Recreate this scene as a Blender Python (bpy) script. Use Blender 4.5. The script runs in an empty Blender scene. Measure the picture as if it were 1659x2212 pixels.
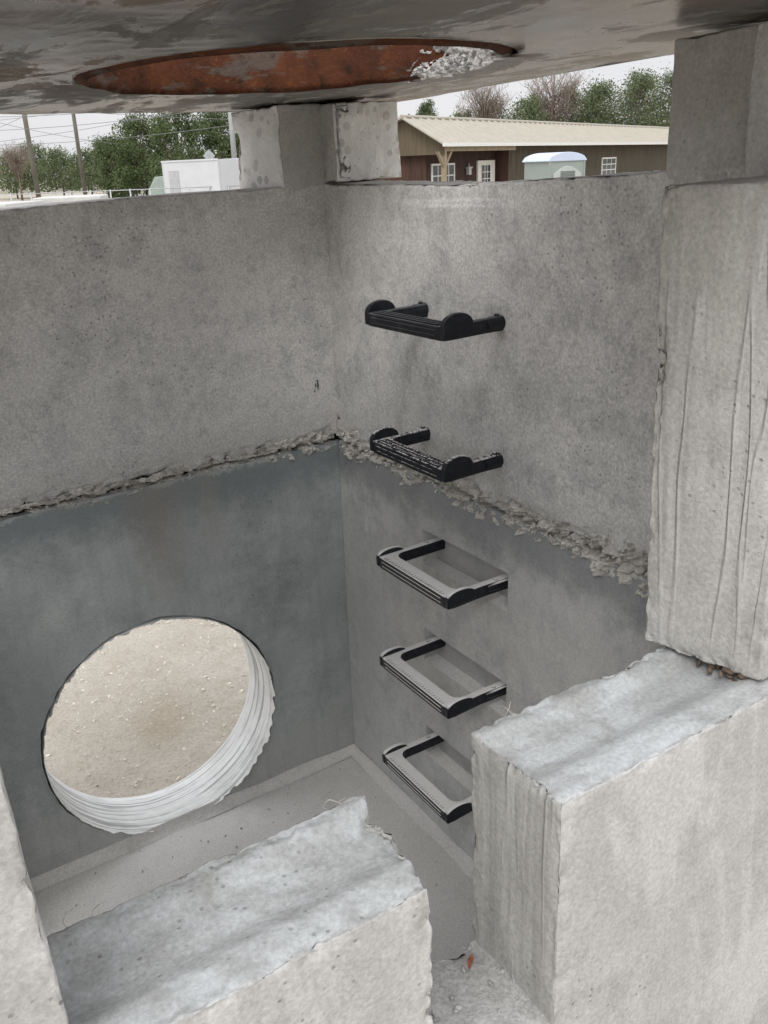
import bpy, bmesh, math, random
from mathutils import Vector, Matrix, noise
random.seed(7)
scn=bpy.context.scene
COL=bpy.context.collection
# ---------------------------------------------------------------- frames
TH=Vector((.502,.865,0)).normalized()
RV=Matrix.Rotation(-.030,4,TH)            # the stacked vault stands slightly out of level
EYE=RV@Vector((-1.25,-2.437,1.983))
GZ=-.17
BG=Matrix.Translation((EYE.x,EYE.y,GZ))@Matrix.Rotation(math.atan2(-.502,.865),4,'Z')   # yard frame
J=1.166; RIM=1.941; LZ=2.155
def xr(z): return -.03+.037*z
# ---------------------------------------------------------------- helpers
def new_obj(name,me,parent=None,mats=(),smooth=True):
    o=bpy.data.objects.new(name,me); COL.objects.link(o)
    for m in mats: me.materials.append(m)
    if smooth:
        for p in me.polygons: p.use_smooth=True
    if parent: o.parent=parent
    return o
def empty(name,mat,label=None,cat=None,group=None):
    e=bpy.data.objects.new(name,None); COL.objects.link(e); e.empty_display_size=.2
    e.matrix_world=mat
    if label: e["label"]=label
    if cat: e["category"]=cat
    if group: e["group"]=group
    return e
def tag(o,label,cat=None,group=None,kind=None):
    o["label"]=label
    if cat:o["category"]=cat
    if group:o["group"]=group
    if kind:o["kind"]=kind
def mesh_from(verts,faces,name,midx=None):
    me=bpy.data.meshes.new(name); me.from_pydata(verts,[],faces); me.update()
    if midx:
        for p,i in zip(me.polygons,midx): p.material_index=i
    return me
class MB:
    def __init__(s): s.v=[];s.f=[];s.m=[]
    def add(s,v,f,m=0):
        o=len(s.v); s.v+= [tuple(x) for x in v]; s.f+=[tuple(i+o for i in q) for q in f]
        s.m+= (m if isinstance(m,list) else [m]*len(f))
    def obj(s,name,parent=None,mats=(),smooth=True,recalc=False,bevel=0):
        me=mesh_from(s.v,s.f,name,s.m)
        if recalc:
            bm=bmesh.new(); bm.from_mesh(me); bmesh.ops.recalc_face_normals(bm,faces=bm.faces); bm.to_mesh(me); bm.free()
        o=new_obj(name,me,parent,mats,smooth)
        if bevel:
            md=o.modifiers.new("bevel",'BEVEL'); md.width=bevel; md.segments=2; md.limit_method='ANGLE'; md.harden_normals=False
        return o
def coords(a,b,res,r,extra=()):
    n=max(1,int(round((b-a-2*r)/res)))
    s=[a,a+r*.4]+[a+r+(b-a-2*r)*i/n for i in range(n+1)]+[b-r*.4,b]
    s+=[a+r*1.8,b-r*1.8] if res>r*1.6 else []
    for e in extra:
        if a+r<e<b-r:
            s=[q for q in s if abs(q-e)>.0015 or q in extra]; s.append(e)
    return sorted(set(round(q,5) for q in s))
def sn(x,y,z): return noise.noise(Vector((x,y,z)))
def fr(x,y,z,o=4): return noise.fractal(Vector((x,y,z)),.8,2.1,o)
def block(mb,X,Y,Z,res=.02,r=.008,amp=.0015,chip=.006,fn=None,matf=None,xs=(),ys=(),zs=(),seed=0,chipf=18,freq=5,chipfn=None,reach=.02):
    L=[coords(X[0],X[1],res,r,xs),coords(Y[0],Y[1],res,r,ys),coords(Z[0],Z[1],res,r,zs)]
    lo=Vector((X[0],Y[0],Z[0]));hi=Vector((X[1],Y[1],Z[1]))
    vm={};V=[];F=[];M=[]
    def vert(i,j,k):
        key=(i,j,k)
        if key in vm: return vm[key]
        p=Vector((L[0][i],L[1][j],L[2][k]))
        q=Vector([min(max(p[t],lo[t]+r),hi[t]-r) for t in range(3)])
        d=p-q; n=d.normalized()
        s=seed*3.1
        near=0
        for t in range(3):
            g=min(p[t]-lo[t],hi[t]-p[t]); near+= 1 if g<r*1.6 else (max(0,1-(g-r*1.6)/reach) if g<reach+r*1.6 else 0)
        near=max(0,min(1,near-1))
        dis=amp*fr(p.x*freq+s,p.y*freq,p.z*freq)+amp*.3*fr(p.x*30,p.y*30+s,p.z*30,3)
        c=chip*(chipfn(p) if chipfn else 1)
        if c>0 and near>0:
            w=max(0,fr(p.x*chipf+s,p.y*chipf,p.z*chipf,5)+.1)
            w2=max(0,sn(p.x*9+s,p.y*9,p.z*9)-.25)*4
            dis-= c*near*(w*1.2+w2*max(0,.4+w))
        np=q+n*(r+dis)
        if fn: np=fn(p,np)
        vm[key]=len(V); V.append(np); return vm[key]
    n0,n1,n2=[len(l)-1 for l in L]
    def face(ids,mid):
        F.append([vert(*t) for t in ids]);M.append(mid)
    mf=matf or {}
    for j in range(n1):
        for k in range(n2):
            face([(0,j,k),(0,j,k+1),(0,j+1,k+1),(0,j+1,k)],mf.get('-x',0))
            face([(n0,j,k),(n0,j+1,k),(n0,j+1,k+1),(n0,j,k+1)],mf.get('+x',0))
    for i in range(n0):
        for k in range(n2):
            face([(i,0,k),(i+1,0,k),(i+1,0,k+1),(i,0,k+1)],mf.get('-y',0))
            face([(i,n1,k),(i,n1,k+1),(i+1,n1,k+1),(i+1,n1,k)],mf.get('+y',0))
    for i in range(n0):
        for j in range(n1):
            face([(i,j,0),(i,j+1,0),(i+1,j+1,0),(i+1,j,0)],mf.get('-z',0))
            face([(i,j,n2),(i+1,j,n2),(i+1,j+1,n2),(i,j+1,n2)],mf.get('+z',0))
    mb.add(V,F,M)
def holed(mb,c,rad,rect,w0,w1,tomap,amp=.0015,edge=.0,nrad=26,matf=(0,0,0,0),radw1=None,freq=5,seed=0):
    u0,u1,v0,v1=rect
    angs=set(2*math.pi*i/144 for i in range(144))
    for (u,v) in [(u0,v0),(u1,v0),(u1,v1),(u0,v1)]:
        angs.add(math.atan2(v-c[1],u-c[0])%(2*math.pi))
    angs=sorted(angs)
    N=len(angs)
    def bd(t):
        cu,cv=math.cos(t),math.sin(t); m=1e9
        if cu>1e-9:m=min(m,(u1-c[0])/cu)
        if cu<-1e-9:m=min(m,(u0-c[0])/cu)
        if cv>1e-9:m=min(m,(v1-c[1])/cv)
        if cv<-1e-9:m=min(m,(v0-c[1])/cv)
        return m
    for side,(w,rr) in enumerate(((w0,rad),(w1,radw1 or rad))):
        V=[];F=[]
        for t in angs:
            B=bd(t)
            rj=rr+edge*(fr(math.cos(t)*5+side*7,math.sin(t)*5,seed,4))
            for i in range(nrad+1):
                s=(i/nrad)**1.25
                R=rj+(B-rj)*s
                u=c[0]+math.cos(t)*R;v=c[1]+math.sin(t)*R
                dw=amp*fr(u*freq,v*freq,seed+side)+amp*.3*fr(u*28,v*28,seed,3)
                V.append(tomap(u,v,w+dw*(-1 if side==0 else 1)))
        for a in range(N):
            b=(a+1)%N
            for i in range(nrad):
                q=[a*(nrad+1)+i,a*(nrad+1)+i+1,b*(nrad+1)+i+1,b*(nrad+1)+i]
                F.append(q if side==1 else q[::-1])
        mb.add(V,F,matf[side])
    V=[];F=[];K=6
    for t in angs:
        B=bd(t)
        for k in range(K+1):
            w=w0+(w1-w0)*k/K; rr=rad+((radw1 or rad)-rad)*k/K
            e=edge*(fr(math.cos(t)*5+(0 if k<K/2 else 7),math.sin(t)*5,seed,4)) if k in(0,K) else 0
            V.append(tomap(c[0]+math.cos(t)*(rr+e),c[1]+math.sin(t)*(rr+e),w))
        V.append(tomap(c[0]+math.cos(t)*B,c[1]+math.sin(t)*B,w0));V.append(tomap(c[0]+math.cos(t)*B,c[1]+math.sin(t)*B,w1))
    S=K+3
    for a in range(N):
        b=(a+1)%N
        for k in range(K): F.append([a*S+k,a*S+k+1,b*S+k+1,b*S+k])
        F.append([a*S+K+1,b*S+K+1,b*S+K+2,a*S+K+2])
    mb.add(V,F,matf[2])
def chunk(mb,p,s,m=0,flat=.7):
    bm=bmesh.new(); bmesh.ops.create_icosphere(bm,subdivisions=2,radius=1)
    o=random.random()*50; ax=Matrix.Rotation(random.random()*6.28,3,Vector((random.random()-.5,random.random()-.5,random.random())).normalized())
    sc=Vector((s*random.uniform(.7,1.5),s*random.uniform(.7,1.3),s*flat*random.uniform(.7,1.2)))
    V=[]
    for v in bm.verts:
        q=v.co*(1+.6*sn(v.co.x*1.9+o,v.co.y*1.9,v.co.z*1.9))
        q=ax@Vector((q.x*sc.x,q.y*sc.y,q.z*sc.z)); V.append(p+q)
    F=[[v.index for v in f.verts] for f in bm.faces]; bm.free()
    mb.add(V,F,m)
def bx(mb,X,Y,Z,m=0,M=None):
    V=[Vector((x,y,z)) for x in X for y in Y for z in Z]
    if M: V=[M@v for v in V]
    mb.add(V,[(0,1,3,2),(4,6,7,5),(0,4,5,1),(2,3,7,6),(0,2,6,4),(1,5,7,3)],m)
def tube(mb,pts,rads,n=8,m=0,cap=True):
    V=[];F=[]
    P=[Vector(p) for p in pts]
    for i,p in enumerate(P):
        d=(P[min(i+1,len(P)-1)]-P[max(i-1,0)]).normalized()
        u=d.orthogonal().normalized() if i==0 else (u-d*u.dot(d)).normalized()
        w=d.cross(u)
        r=rads[i] if isinstance(rads,(list,tuple)) else rads
        for k in range(n):
            t=2*math.pi*k/n; V.append(p+u*math.cos(t)*r+w*math.sin(t)*r)
    for i in range(len(P)-1):
        for k in range(n): F.append([i*n+k,i*n+(k+1)%n,(i+1)*n+(k+1)%n,(i+1)*n+k])
    if cap: F.append(list(range(n))[::-1]);F.append([(len(P)-1)*n+k for k in range(n)])
    mb.add(V,F,m)
# ---------------------------------------------------------------- materials
class NT:
    def __init__(s,name):
        s.mat=bpy.data.materials.new(name); s.mat.use_nodes=True; s.t=s.mat.node_tree; s.t.nodes.clear()
        s.out=s.n('ShaderNodeOutputMaterial'); s.b=s.n('ShaderNodeBsdfPrincipled'); s.l(s.b.outputs[0],s.out.inputs[0])
        s.tc=s.n('ShaderNodeTexCoord')
    def n(s,t,**k):
        q=s.t.nodes.new(t)
        for a,v in k.items(): setattr(q,a,v)
        return q
    def l(s,a,b): s.t.links.new(a,b)
    def co(s,scale=(1,1,1),loc=(0,0,0),rot=(0,0,0)):
        m=s.n('ShaderNodeMapping'); m.inputs['Scale'].default_value=scale; m.inputs['Location'].default_value=loc; m.inputs['Rotation'].default_value=rot
        s.l(s.tc.outputs['Object'],m.inputs[0]); return m.outputs[0]
    def noise(s,scale,detail=6,rough=.6,vec=None,dist=0):
        q=s.n('ShaderNodeTexNoise'); q.inputs['Scale'].default_value=scale; q.inputs['Detail'].default_value=detail
        q.inputs['Roughness'].default_value=rough; q.inputs['Distortion'].default_value=dist
        s.l(vec or s.tc.outputs['Object'],q.inputs['Vector']); return q.outputs[0]
    def vor(s,scale,vec=None,feature='F1',out=0,rnd=1):
        q=s.n('ShaderNodeTexVoronoi',feature=feature); q.inputs['Scale'].default_value=scale; q.inputs['Randomness'].default_value=rnd
        s.l(vec or s.tc.outputs['Object'],q.inputs['Vector']); return q.outputs[out]
    def rng(s,x,a,b,c=0,d=1,smooth=False):
        q=s.n('ShaderNodeMapRange'); q.interpolation_type='SMOOTHSTEP' if smooth else 'LINEAR'
        for i,v in enumerate((a,b,c,d)): q.inputs[i+1].default_value=v
        s.l(x,q.inputs[0]); return q.outputs[0]
    def math(s,op,a,b):
        q=s.n('ShaderNodeMath',operation=op)
        for i,v in enumerate((a,b)):
            if isinstance(v,(int,float)): q.inputs[i].default_value=v
            else: s.l(v,q.inputs[i])
        return q.outputs[0]
    def mix(s,f,a,b,mode='MIX'):
        q=s.n('ShaderNodeMix',data_type='RGBA',blend_type=mode)
        for sock,v in ((q.inputs[0],f),(q.inputs[6],a),(q.inputs[7],b)):
            if isinstance(v,(int,float)): sock.default_value=v
            elif isinstance(v,tuple): sock.default_value=(*v,1)
            else: s.l(v,sock)
        return q.outputs[2]
    def xyz(s):
        q=s.n('ShaderNodeSeparateXYZ'); s.l(s.tc.outputs['Object'],q.inputs[0]); return q.outputs
    def bump(s,h,st=.4,dist=.01,prev=None):
        q=s.n('ShaderNodeBump'); q.inputs['Strength'].default_value=st; q.inputs['Distance'].default_value=dist
        s.l(h,q.inputs['Height'])
        if prev: s.l(prev,q.inputs['Normal'])
        return q.outputs[0]
    def fin(s,col=None,rough=None,nrm=None,metal=None,spec=None):
        for nm,v in (('Base Color',col),('Roughness',rough),('Normal',nrm),('Metallic',metal),('Specular IOR Level',spec)):
            if v is None: continue
            if isinstance(v,tuple): s.b.inputs[nm].default_value=(*v,1)
            elif isinstance(v,(int,float)): s.b.inputs[nm].default_value=v
            else: s.l(v,s.b.inputs[nm])
        return s.mat
def concrete(name,c1,c2,dark,mott=.5,pit=.5,bands=(),streak=0,rough=.85,bump=.5,blot=11,grain=.2,stains=(),smear=None,pt=(.5,.6),fine=.6,big=.35,crease=0):
    s=NT(name)
    n1=s.noise(2.3,3,.6,dist=.3); n2=s.noise(blot,5,.72); n3=s.noise(150,2,.7); n4=s.noise(34,4,.78)
    col=s.mix(s.rng(n1,.35,.65),c1,c2)
    col=s.mix(s.math('MULTIPLY',s.rng(s.math('ADD',s.math('MULTIPLY',n2,.6),s.math('MULTIPLY',n1,.4)),.47,.62),mott),col,dark)
    wgt=s.rng(n2,.40,.60,.35,1.0)
    col=s.mix(s.math('MULTIPLY',s.math('MULTIPLY',s.rng(n4,.47,.66),wgt),fine),col,dark)
    if smear:
        sv=s.noise(1,4,.62,vec=s.co((5,5,1.6),(1,2,3),(.3,.5,0)),dist=.6)
        col=s.mix(s.rng(sv,.50,.60,0,.7,True),col,smear)
    g=s.rng(n3,.3,.7,1-grain,1+grain); gc=s.n('ShaderNodeCombineColor'); [s.l(g,gc.inputs[i]) for i in range(3)]
    X=s.xyz()
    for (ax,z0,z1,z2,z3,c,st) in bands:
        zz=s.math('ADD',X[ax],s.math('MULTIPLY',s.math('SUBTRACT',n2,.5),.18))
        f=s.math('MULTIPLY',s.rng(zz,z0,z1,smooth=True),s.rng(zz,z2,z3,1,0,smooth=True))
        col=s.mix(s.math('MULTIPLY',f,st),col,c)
    for (x0,w,z0,z1,c,st) in stains:
        xx=s.math('ABSOLUTE',s.math('ADD',s.math('SUBTRACT',X[0],x0),s.math('MULTIPLY',s.math('SUBTRACT',n2,.5),.12)),0)
        f=s.math('MULTIPLY',s.rng(xx,0,w,1,0,True),s.rng(X[2],z0,z1,0,1,True))
        col=s.mix(s.math('MULTIPLY',f,st),col,c)
    if streak:
        sv=s.noise(1,3,.6,vec=s.co((26,26,1.2)))
        col=s.mix(s.math('MULTIPLY',s.rng(sv,.5,.72),streak),col,dark)
    col=s.mix(1,col,gc.outputs[0],'MULTIPLY')
    v=s.vor(60); pits=s.math('MULTIPLY',s.rng(v,.10,.2,1,0),s.rng(n1,*pt))
    col=s.mix(s.math('MULTIPLY',pits,pit),col,(dark[0]*.45,dark[1]*.45,dark[2]*.45))
    h=s.math('ADD',s.math('MULTIPLY',n2,big),s.math('MULTIPLY',n4,.3)); h=s.math('ADD',h,s.math('MULTIPLY',n3,.09)); h=s.math('SUBTRACT',h,s.math('MULTIPLY',pits,.22))
    if crease:      # soft raised drips and folds left by the form
        cv=s.noise(1,2,.5,vec=s.co((20,20,1.3),(5,1,0)),dist=.25)
        ln=s.rng(s.math('ABSOLUTE',s.math('SUBTRACT',cv,.5),0),0,.05,1,0,True)
        ln=s.math('MULTIPLY',ln,s.rng(s.noise(3.5,2,.5,vec=s.co((2,2,.8),(9,0,0))),.42,.60))
        h=s.math('ADD',h,s.math('MULTIPLY',ln,crease)); col=s.mix(s.math('MULTIPLY',ln,.25),col,tuple(min(1,x*1.12) for x in c2))
    return s.fin(col,rough,s.bump(h,bump,.012),spec=.25)
C_UP=concrete("concrete_upper_wall",(.61,.60,.58),(.69,.68,.66),(.36,.36,.355),.5,.6,bands=[(2,J-.02,J+.01,J+.05,J+.14,(.49,.48,.46),.6)],streak=.08,bump=.6,grain=.22,fine=.68,blot=9)
C_LL=concrete("concrete_lower_wall_damp_shade",(.40,.43,.43),(.50,.52,.515),(.27,.30,.30),.75,.2,bands=[(2,J-.18,J-.04,J-.012,J,(.20,.23,.23),.8),(2,-.1,0,.1,.3,(.48,.48,.46),.5)],streak=.25,rough=.62,bump=.6,blot=6,grain=.10,stains=[(-.60,.13,J-.50,J-.1,(.32,.285,.25),.5),(-.44,.07,J-.35,J-.1,(.34,.32,.29),.35)],fine=.35)  # dark band below the joint: damp, with shade painted into the colour
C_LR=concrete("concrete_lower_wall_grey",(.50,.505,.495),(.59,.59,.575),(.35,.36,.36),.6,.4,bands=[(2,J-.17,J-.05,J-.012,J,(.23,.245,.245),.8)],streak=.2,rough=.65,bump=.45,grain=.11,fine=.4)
C_POC=concrete("concrete_recess_back_shade",(.40,.405,.395),(.47,.47,.46),(.30,.31,.31),.5,.2,streak=.2,rough=.7,bump=.3,grain=.09,fine=.3)  # darker wall concrete: shade inside the recesses painted into the colour
C_FL=concrete("concrete_floor",(.64,.63,.61),(.71,.70,.68),(.50,.49,.475),.35,.3,bump=.35,grain=.12,fine=.25)
C_NEAR=concrete("concrete_pale_weathered",(.445,.44,.42),(.52,.515,.50),(.33,.32,.30),.6,.7,streak=.10,bump=.45,grain=.15,smear=(.575,.57,.56),pt=(.53,.60),big=.15,fine=.35)
C_END=concrete("concrete_formed_end",(.42,.415,.395),(.51,.505,.485),(.27,.265,.25),.5,.5,streak=.6,bump=.7,grain=.15,big=.12,fine=.35,crease=.35)
C_JAMB=concrete("concrete_jamb_face",(.45,.44,.415),(.53,.52,.50),(.32,.31,.29),.5,.5,streak=.3,bump=.7,grain=.15,smear=(.565,.56,.545),big=.15,fine=.35,crease=.4)
C_GROOVE=concrete("concrete_smooth_key",(.40,.415,.415),(.49,.505,.505),(.30,.30,.285),.7,.5,bump=.45,grain=.15,rough=.7,smear=(.55,.575,.585),big=.2,fine=.5)
C_LEDGE=concrete("concrete_rough_ledge",(.43,.43,.42),(.52,.52,.51),(.30,.29,.28),.8,.6,bump=1,grain=.2)
C_POST=concrete("concrete_post",(.47,.455,.43),(.55,.535,.51),(.34,.33,.315),.5,.3,grain=.14,fine=.3)
def agg():
    s=NT("concrete_cut_aggregate")
    q=s.n('ShaderNodeTexVoronoi'); q.inputs['Scale'].default_value=30; s.l(s.tc.outputs['Object'],q.inputs['Vector'])
    sep=s.n('ShaderNodeSeparateColor'); s.l(q.outputs[1],sep.inputs[0])
    n=s.noise(26,5,.7)
    st=s.math('MULTIPLY',s.rng(s.math('ADD',q.outputs[0],s.math('MULTIPLY',n,.25)),.46,.52,1,0),s.rng(sep.outputs[0],.45,.5))
    c=s.mix(s.rng(n,.35,.65),(.78,.77,.75),(.86,.855,.84))
    c=s.mix(s.math('MULTIPLY',st,.75),c,s.mix(sep.outputs[1],(.42,.42,.42),(.66,.64,.61)))
    p=s.rng(s.vor(75),.1,.25,1,0); c=s.mix(s.math('MULTIPLY',p,s.rng(n,.5,.6)),c,(.34,.33,.31))
    return s.fin(c,.9,s.bump(n,.9,.012))
C_AGG=agg()
def lidmat():
    s=NT("lid_underside_wet")
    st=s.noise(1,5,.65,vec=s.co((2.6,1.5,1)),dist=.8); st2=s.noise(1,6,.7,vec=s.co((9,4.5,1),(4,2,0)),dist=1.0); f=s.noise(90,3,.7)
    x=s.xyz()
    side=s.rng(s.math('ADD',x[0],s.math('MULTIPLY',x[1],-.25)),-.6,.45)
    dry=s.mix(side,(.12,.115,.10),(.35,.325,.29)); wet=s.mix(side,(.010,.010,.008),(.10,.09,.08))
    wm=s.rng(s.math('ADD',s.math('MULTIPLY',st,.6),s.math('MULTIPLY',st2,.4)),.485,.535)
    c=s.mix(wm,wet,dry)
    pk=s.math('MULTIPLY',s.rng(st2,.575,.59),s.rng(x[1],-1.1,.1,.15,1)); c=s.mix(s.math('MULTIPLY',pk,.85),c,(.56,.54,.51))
    rust=s.math('MULTIPLY',s.rng(s.noise(2.2,3,.6,vec=s.co(loc=(7,3,0))),.53,.64),.45); c=s.mix(rust,c,(.23,.14,.09))
    c=s.mix(s.rng(f,.5,.8,0,.3),c,(.1,.1,.095))
    ro=s.rng(wm,0,1,.26,.65)
    return s.fin(c,ro,s.bump(s.math('ADD',st2,s.math('MULTIPLY',f,.08)),.15,.02),spec=.28)
C_LID=lidmat()
def rustmat():
    s=NT("rusty_iron")
    a=s.noise(9,5,.7,dist=.6); b=s.noise(60,4,.75); z=s.noise(1,5,.65,vec=s.co((5,5,14),(2,5,1)))
    c=s.mix(s.rng(a,.35,.65),(.060,.022,.013),(.13,.045,.020)); c=s.mix(s.rng(b,.58,.70,0,.75),c,(.28,.10,.035))
    c=s.mix(s.math('MULTIPLY',s.rng(z,.53,.58),.7),c,(.12,.105,.09)); c=s.mix(s.rng(s.noise(30,3,.6),.56,.68,0,.8),c,(.03,.018,.012))
    return s.fin(c,.85,s.bump(b,.8,.006),spec=.2)
M_RUST=rustmat()
def plastic(name,dust,hi,speck=0):
    s=NT(name)
    g=s.n('ShaderNodeNewGeometry'); sp=s.n('ShaderNodeSeparateXYZ'); s.l(g.outputs['Normal'],sp.inputs[0])
    n=s.noise(45,4,.7); n2=s.noise(14,3,.6)
    base=s.mix(s.math('MULTIPLY',s.rng(n,.5,.75),.4),(.010,.012,.018),(.06,.065,.08))
    up=s.rng(s.math('ADD',sp.outputs[2],s.math('MULTIPLY',s.math('SUBTRACT',n2,.5),.5)),hi,hi+.12)
    if speck: up=s.math('MULTIPLY',up,s.rng(s.noise(110,3,.7),.46,.52))
    c=s.mix(s.math('MULTIPLY',up,dust),base,s.mix(n,(.80,.795,.78),(.90,.89,.87)))
    c=s.mix(s.rng(n2,.64,.72,0,.2),c,(.22,.22,.225))
    return s.fin(c,s.rng(up,0,1,.4,.9),s.bump(n,.3,.002),spec=.4)
M_PL=plastic("black_plastic_clean",.12,.8); M_PLS=plastic("black_plastic_speckled",.9,.7,1); M_PLD=plastic("black_plastic_dusty",1.0,.58)
def liner():
    s=NT("white_liner"); n=s.noise(7,5,.7)
    c=s.mix(s.rng(n,.4,.7),(.80,.81,.80),(.60,.61,.60)); c=s.mix(s.rng(s.noise(1,3,.6,vec=s.co((1.5,85,1.5))),.52,.60,0,.9),c,(.34,.35,.35))
    return s.fin(c,.6,s.bump(s.noise(25,4,.7),.35,.004))
M_LIN=liner()
def simple(name,c,rough=.6,var=.15,sc=8,metal=0,bump=.2,streak=False):
    s=NT(name); n=s.noise(sc,4,.65,vec=s.co((1,1,.15)) if streak else None)
    col=s.mix(s.rng(n,.3,.7),tuple(x*(1-var) for x in c),tuple(min(1,x*(1+var)) for x in c))
    return s.fin(col,rough,s.bump(n,bump,.01),metal=metal)
M_MORT=concrete("crumbly_mortar",(.55,.53,.485),(.67,.645,.60),(.24,.23,.205),.8,.4,bump=1)
M_GAP=simple("dark_joint_filler",(.02,.02,.019),.9)
M_DEBRIS=simple("pale_torn_plastic",(.58,.60,.61),.45,.4,30,bump=.6)
M_FIBER=simple("pale_fibre",(.55,.52,.45),.6)
M_RM=simple("rust_stained_mortar",(.12,.085,.06),.9,.6,40,bump=.8)
# ---------------------------------------------------------------- vault: base section
def thing(name,base,label,cat,group=None):
    e=empty(name,RV@Matrix.Translation(base),label,cat,group)
    e["vb"]=tuple(base); return e
def attach(o,e):
    o.parent=e; o.matrix_parent_inverse=Matrix.Translation(-Vector(e["vb"]))
    return o
BASE=thing("concrete_vault",Vector((-.7,-.75,-.15)),"grey precast concrete vault with round pipe opening and notched wall","concrete vault")
RISER=thing("concrete_riser",Vector((-.7,-.75,J)),"grey precast concrete riser section stacked on the vault","concrete riser")
LID=thing("concrete_cover_slab",Vector((-.5,-.75,LZ)),"wet concrete cover slab with rusty manhole ring resting on riser","concrete cover")
mb=MB(); block(mb,(-1.42,.02),(-1.52,.02),(-.15,0),.04,.008,.003,0)
def cove(mb,p0,p1,nrm,s=.03):
    P0=Vector(p0);P1=Vector(p1);N=Vector(nrm);Z=Vector((0,0,1));K=40;V=[];F=[]
    prof=[(0,s),(.2*s,.5*s),(.5*s,.2*s),(s,0)]
    for i in range(K+1):
        p=P0.lerp(P1,i/K); w=1+.25*sn(p.x*6,p.y*6,0)
        for (u,z) in prof: V.append(p+N*u*w+Z*(z*w+.001))
    for i in range(K):
        for k in range(3): F.append([i*4+k,i*4+k+1,(i+1)*4+k+1,(i+1)*4+k])
    mb.add(V,F,0)
cove(mb,(-1.4,-.001,0),(-.03,-.001,0),(0,-1,0)); cove(mb,(-.03,0,0),(-.03,-1.5,0),(-1,0,0))
o=mb.obj("floor",None,[C_FL]); attach(o,BASE)
HC=(-.682,.377);HR=.375
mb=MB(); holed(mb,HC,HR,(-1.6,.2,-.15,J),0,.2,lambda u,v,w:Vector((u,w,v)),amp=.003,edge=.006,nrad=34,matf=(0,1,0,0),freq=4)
o=mb.obj("wall",None,[C_LL,C_NEAR]); attach(o,BASE); tag(o,"damp blue-grey wall with shade painted below the joint and round pipe opening")
mb=MB();V=[];F=[];NA=260;KW=40
for i in range(NA):
    t=2*math.pi*i/NA
    rag=.018*fr(math.cos(t)*13,math.sin(t)*13,3,5)-.004
    for k in range(KW+1):
        w=-.006+rag+(.207-rag)*k/KW
        s_=.5+.5*sn(math.cos(t)*2,math.sin(t)*2,4)
        ph=k*2*math.pi/6.3+.8*sn(math.cos(t)*1.2,math.sin(t)*1.2,8)
        rr=HR-.006+(.0004+.0008*s_)*max(-.6,min(1,2.2*math.sin(ph)))+.0014*fr(math.cos(t)*3,math.sin(t)*3,k*.12,4)
        V.append((HC[0]+math.cos(t)*rr,w,HC[1]+math.sin(t)*rr))
for i in range(NA):
    j=(i+1)%NA
    for k in range(KW): F.append([i*(KW+1)+k,i*(KW+1)+k+1,j*(KW+1)+k+1,j*(KW+1)+k])
mb.add(V,F); o=mb.obj("pipe_opening_rim",None,[M_LIN]); attach(o,BASE); tag(o,"whitish layered rim lining the round opening")
STEPZ=[1.629,1.303,.977,.664,.331]
PY=(-.862,-.481)
zs=[];
for L in STEPZ[2:]: zs+=[L-.064,L-.061,L+.038,L+.041]
def fB(p,q):
    if p.x<.05:
        q=q.copy(); q.x+=xr(q.z)
        for L in STEPZ[2:]:
            if PY[0]+.001<p.y<PY[1]-.001 and L-.062<p.z<L+.039 and p.x<.001: q.x+=.045
    return q
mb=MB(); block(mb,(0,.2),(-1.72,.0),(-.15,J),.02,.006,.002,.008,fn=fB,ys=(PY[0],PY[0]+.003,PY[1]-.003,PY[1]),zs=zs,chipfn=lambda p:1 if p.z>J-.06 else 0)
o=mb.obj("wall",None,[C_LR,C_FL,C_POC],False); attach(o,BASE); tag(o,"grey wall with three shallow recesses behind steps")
for p_ in o.data.polygons:
    p_.use_smooth = p_.area>3e-4 or p_.center.y<-.9
    c=p_.center
    for L in STEPZ[2:]:
        if PY[0]-.001<c.y<PY[1]+.001 and L-.066<c.z<L+.043 and c.x<.1:
            if p_.normal.z>.6: p_.material_index=1  # upward ledges get the paler floor concrete as painted light
            elif c.x>xr(c.z)+.03: p_.material_index=2  # recess backs get the darker concrete as painted shade
def keyfn(top):
    def f(p,q):
        if p.z>top-.003:
            q=q.copy(); y=p.y
            if -1.66<y<-1.515:
                s=min(1,(y+1.66)/.05,(-1.515-y)/.05); s=s*s*(3-2*s) if s>0 else 0; q.z-=.014*s
            q.z+=.0010*fr(p.x*10,p.y*12,2,4)
            if y>-1.53: q.z+=.005*fr(p.x*34,p.y*30,1,5)
            if y<-1.65: q.z-=.008*max(0,fr(p.x*14,5,1,5))*min(1,(-1.65-y)/.03); q.z+=.0025*fr(p.x*40,p.y*40,4,4)
        return q
    return f
mb=MB()
ys=(-1.510,-1.515,-1.525,-1.54,-1.555,-1.565,-1.61,-1.625,-1.64,-1.65,-1.66,-1.67,-1.69)
def fLB(p,q):
    q=keyfn(1.145)(p,q)
    if p.x>-.88:
        q=q.copy(); k=(p.y+1.6)/.1; w=(p.x+.88)/.10
        q.x+=.014*k*w+.005*fr(2,p.y*20,p.z*8,5)*w
        if p.z>1.04: q.x-=.02*max(0,1-abs(p.y+1.555)/.035)*w*(p.z-1.04)/.1
    return q
block(mb,(-1.6,-.785),(-1.705,-1.5),(-.15,1.145),.009,.004,.0009,.007,fn=fLB,ys=ys,seed=2,matf={'+z':1,'+x':2},chipf=50,reach=.014)
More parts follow.
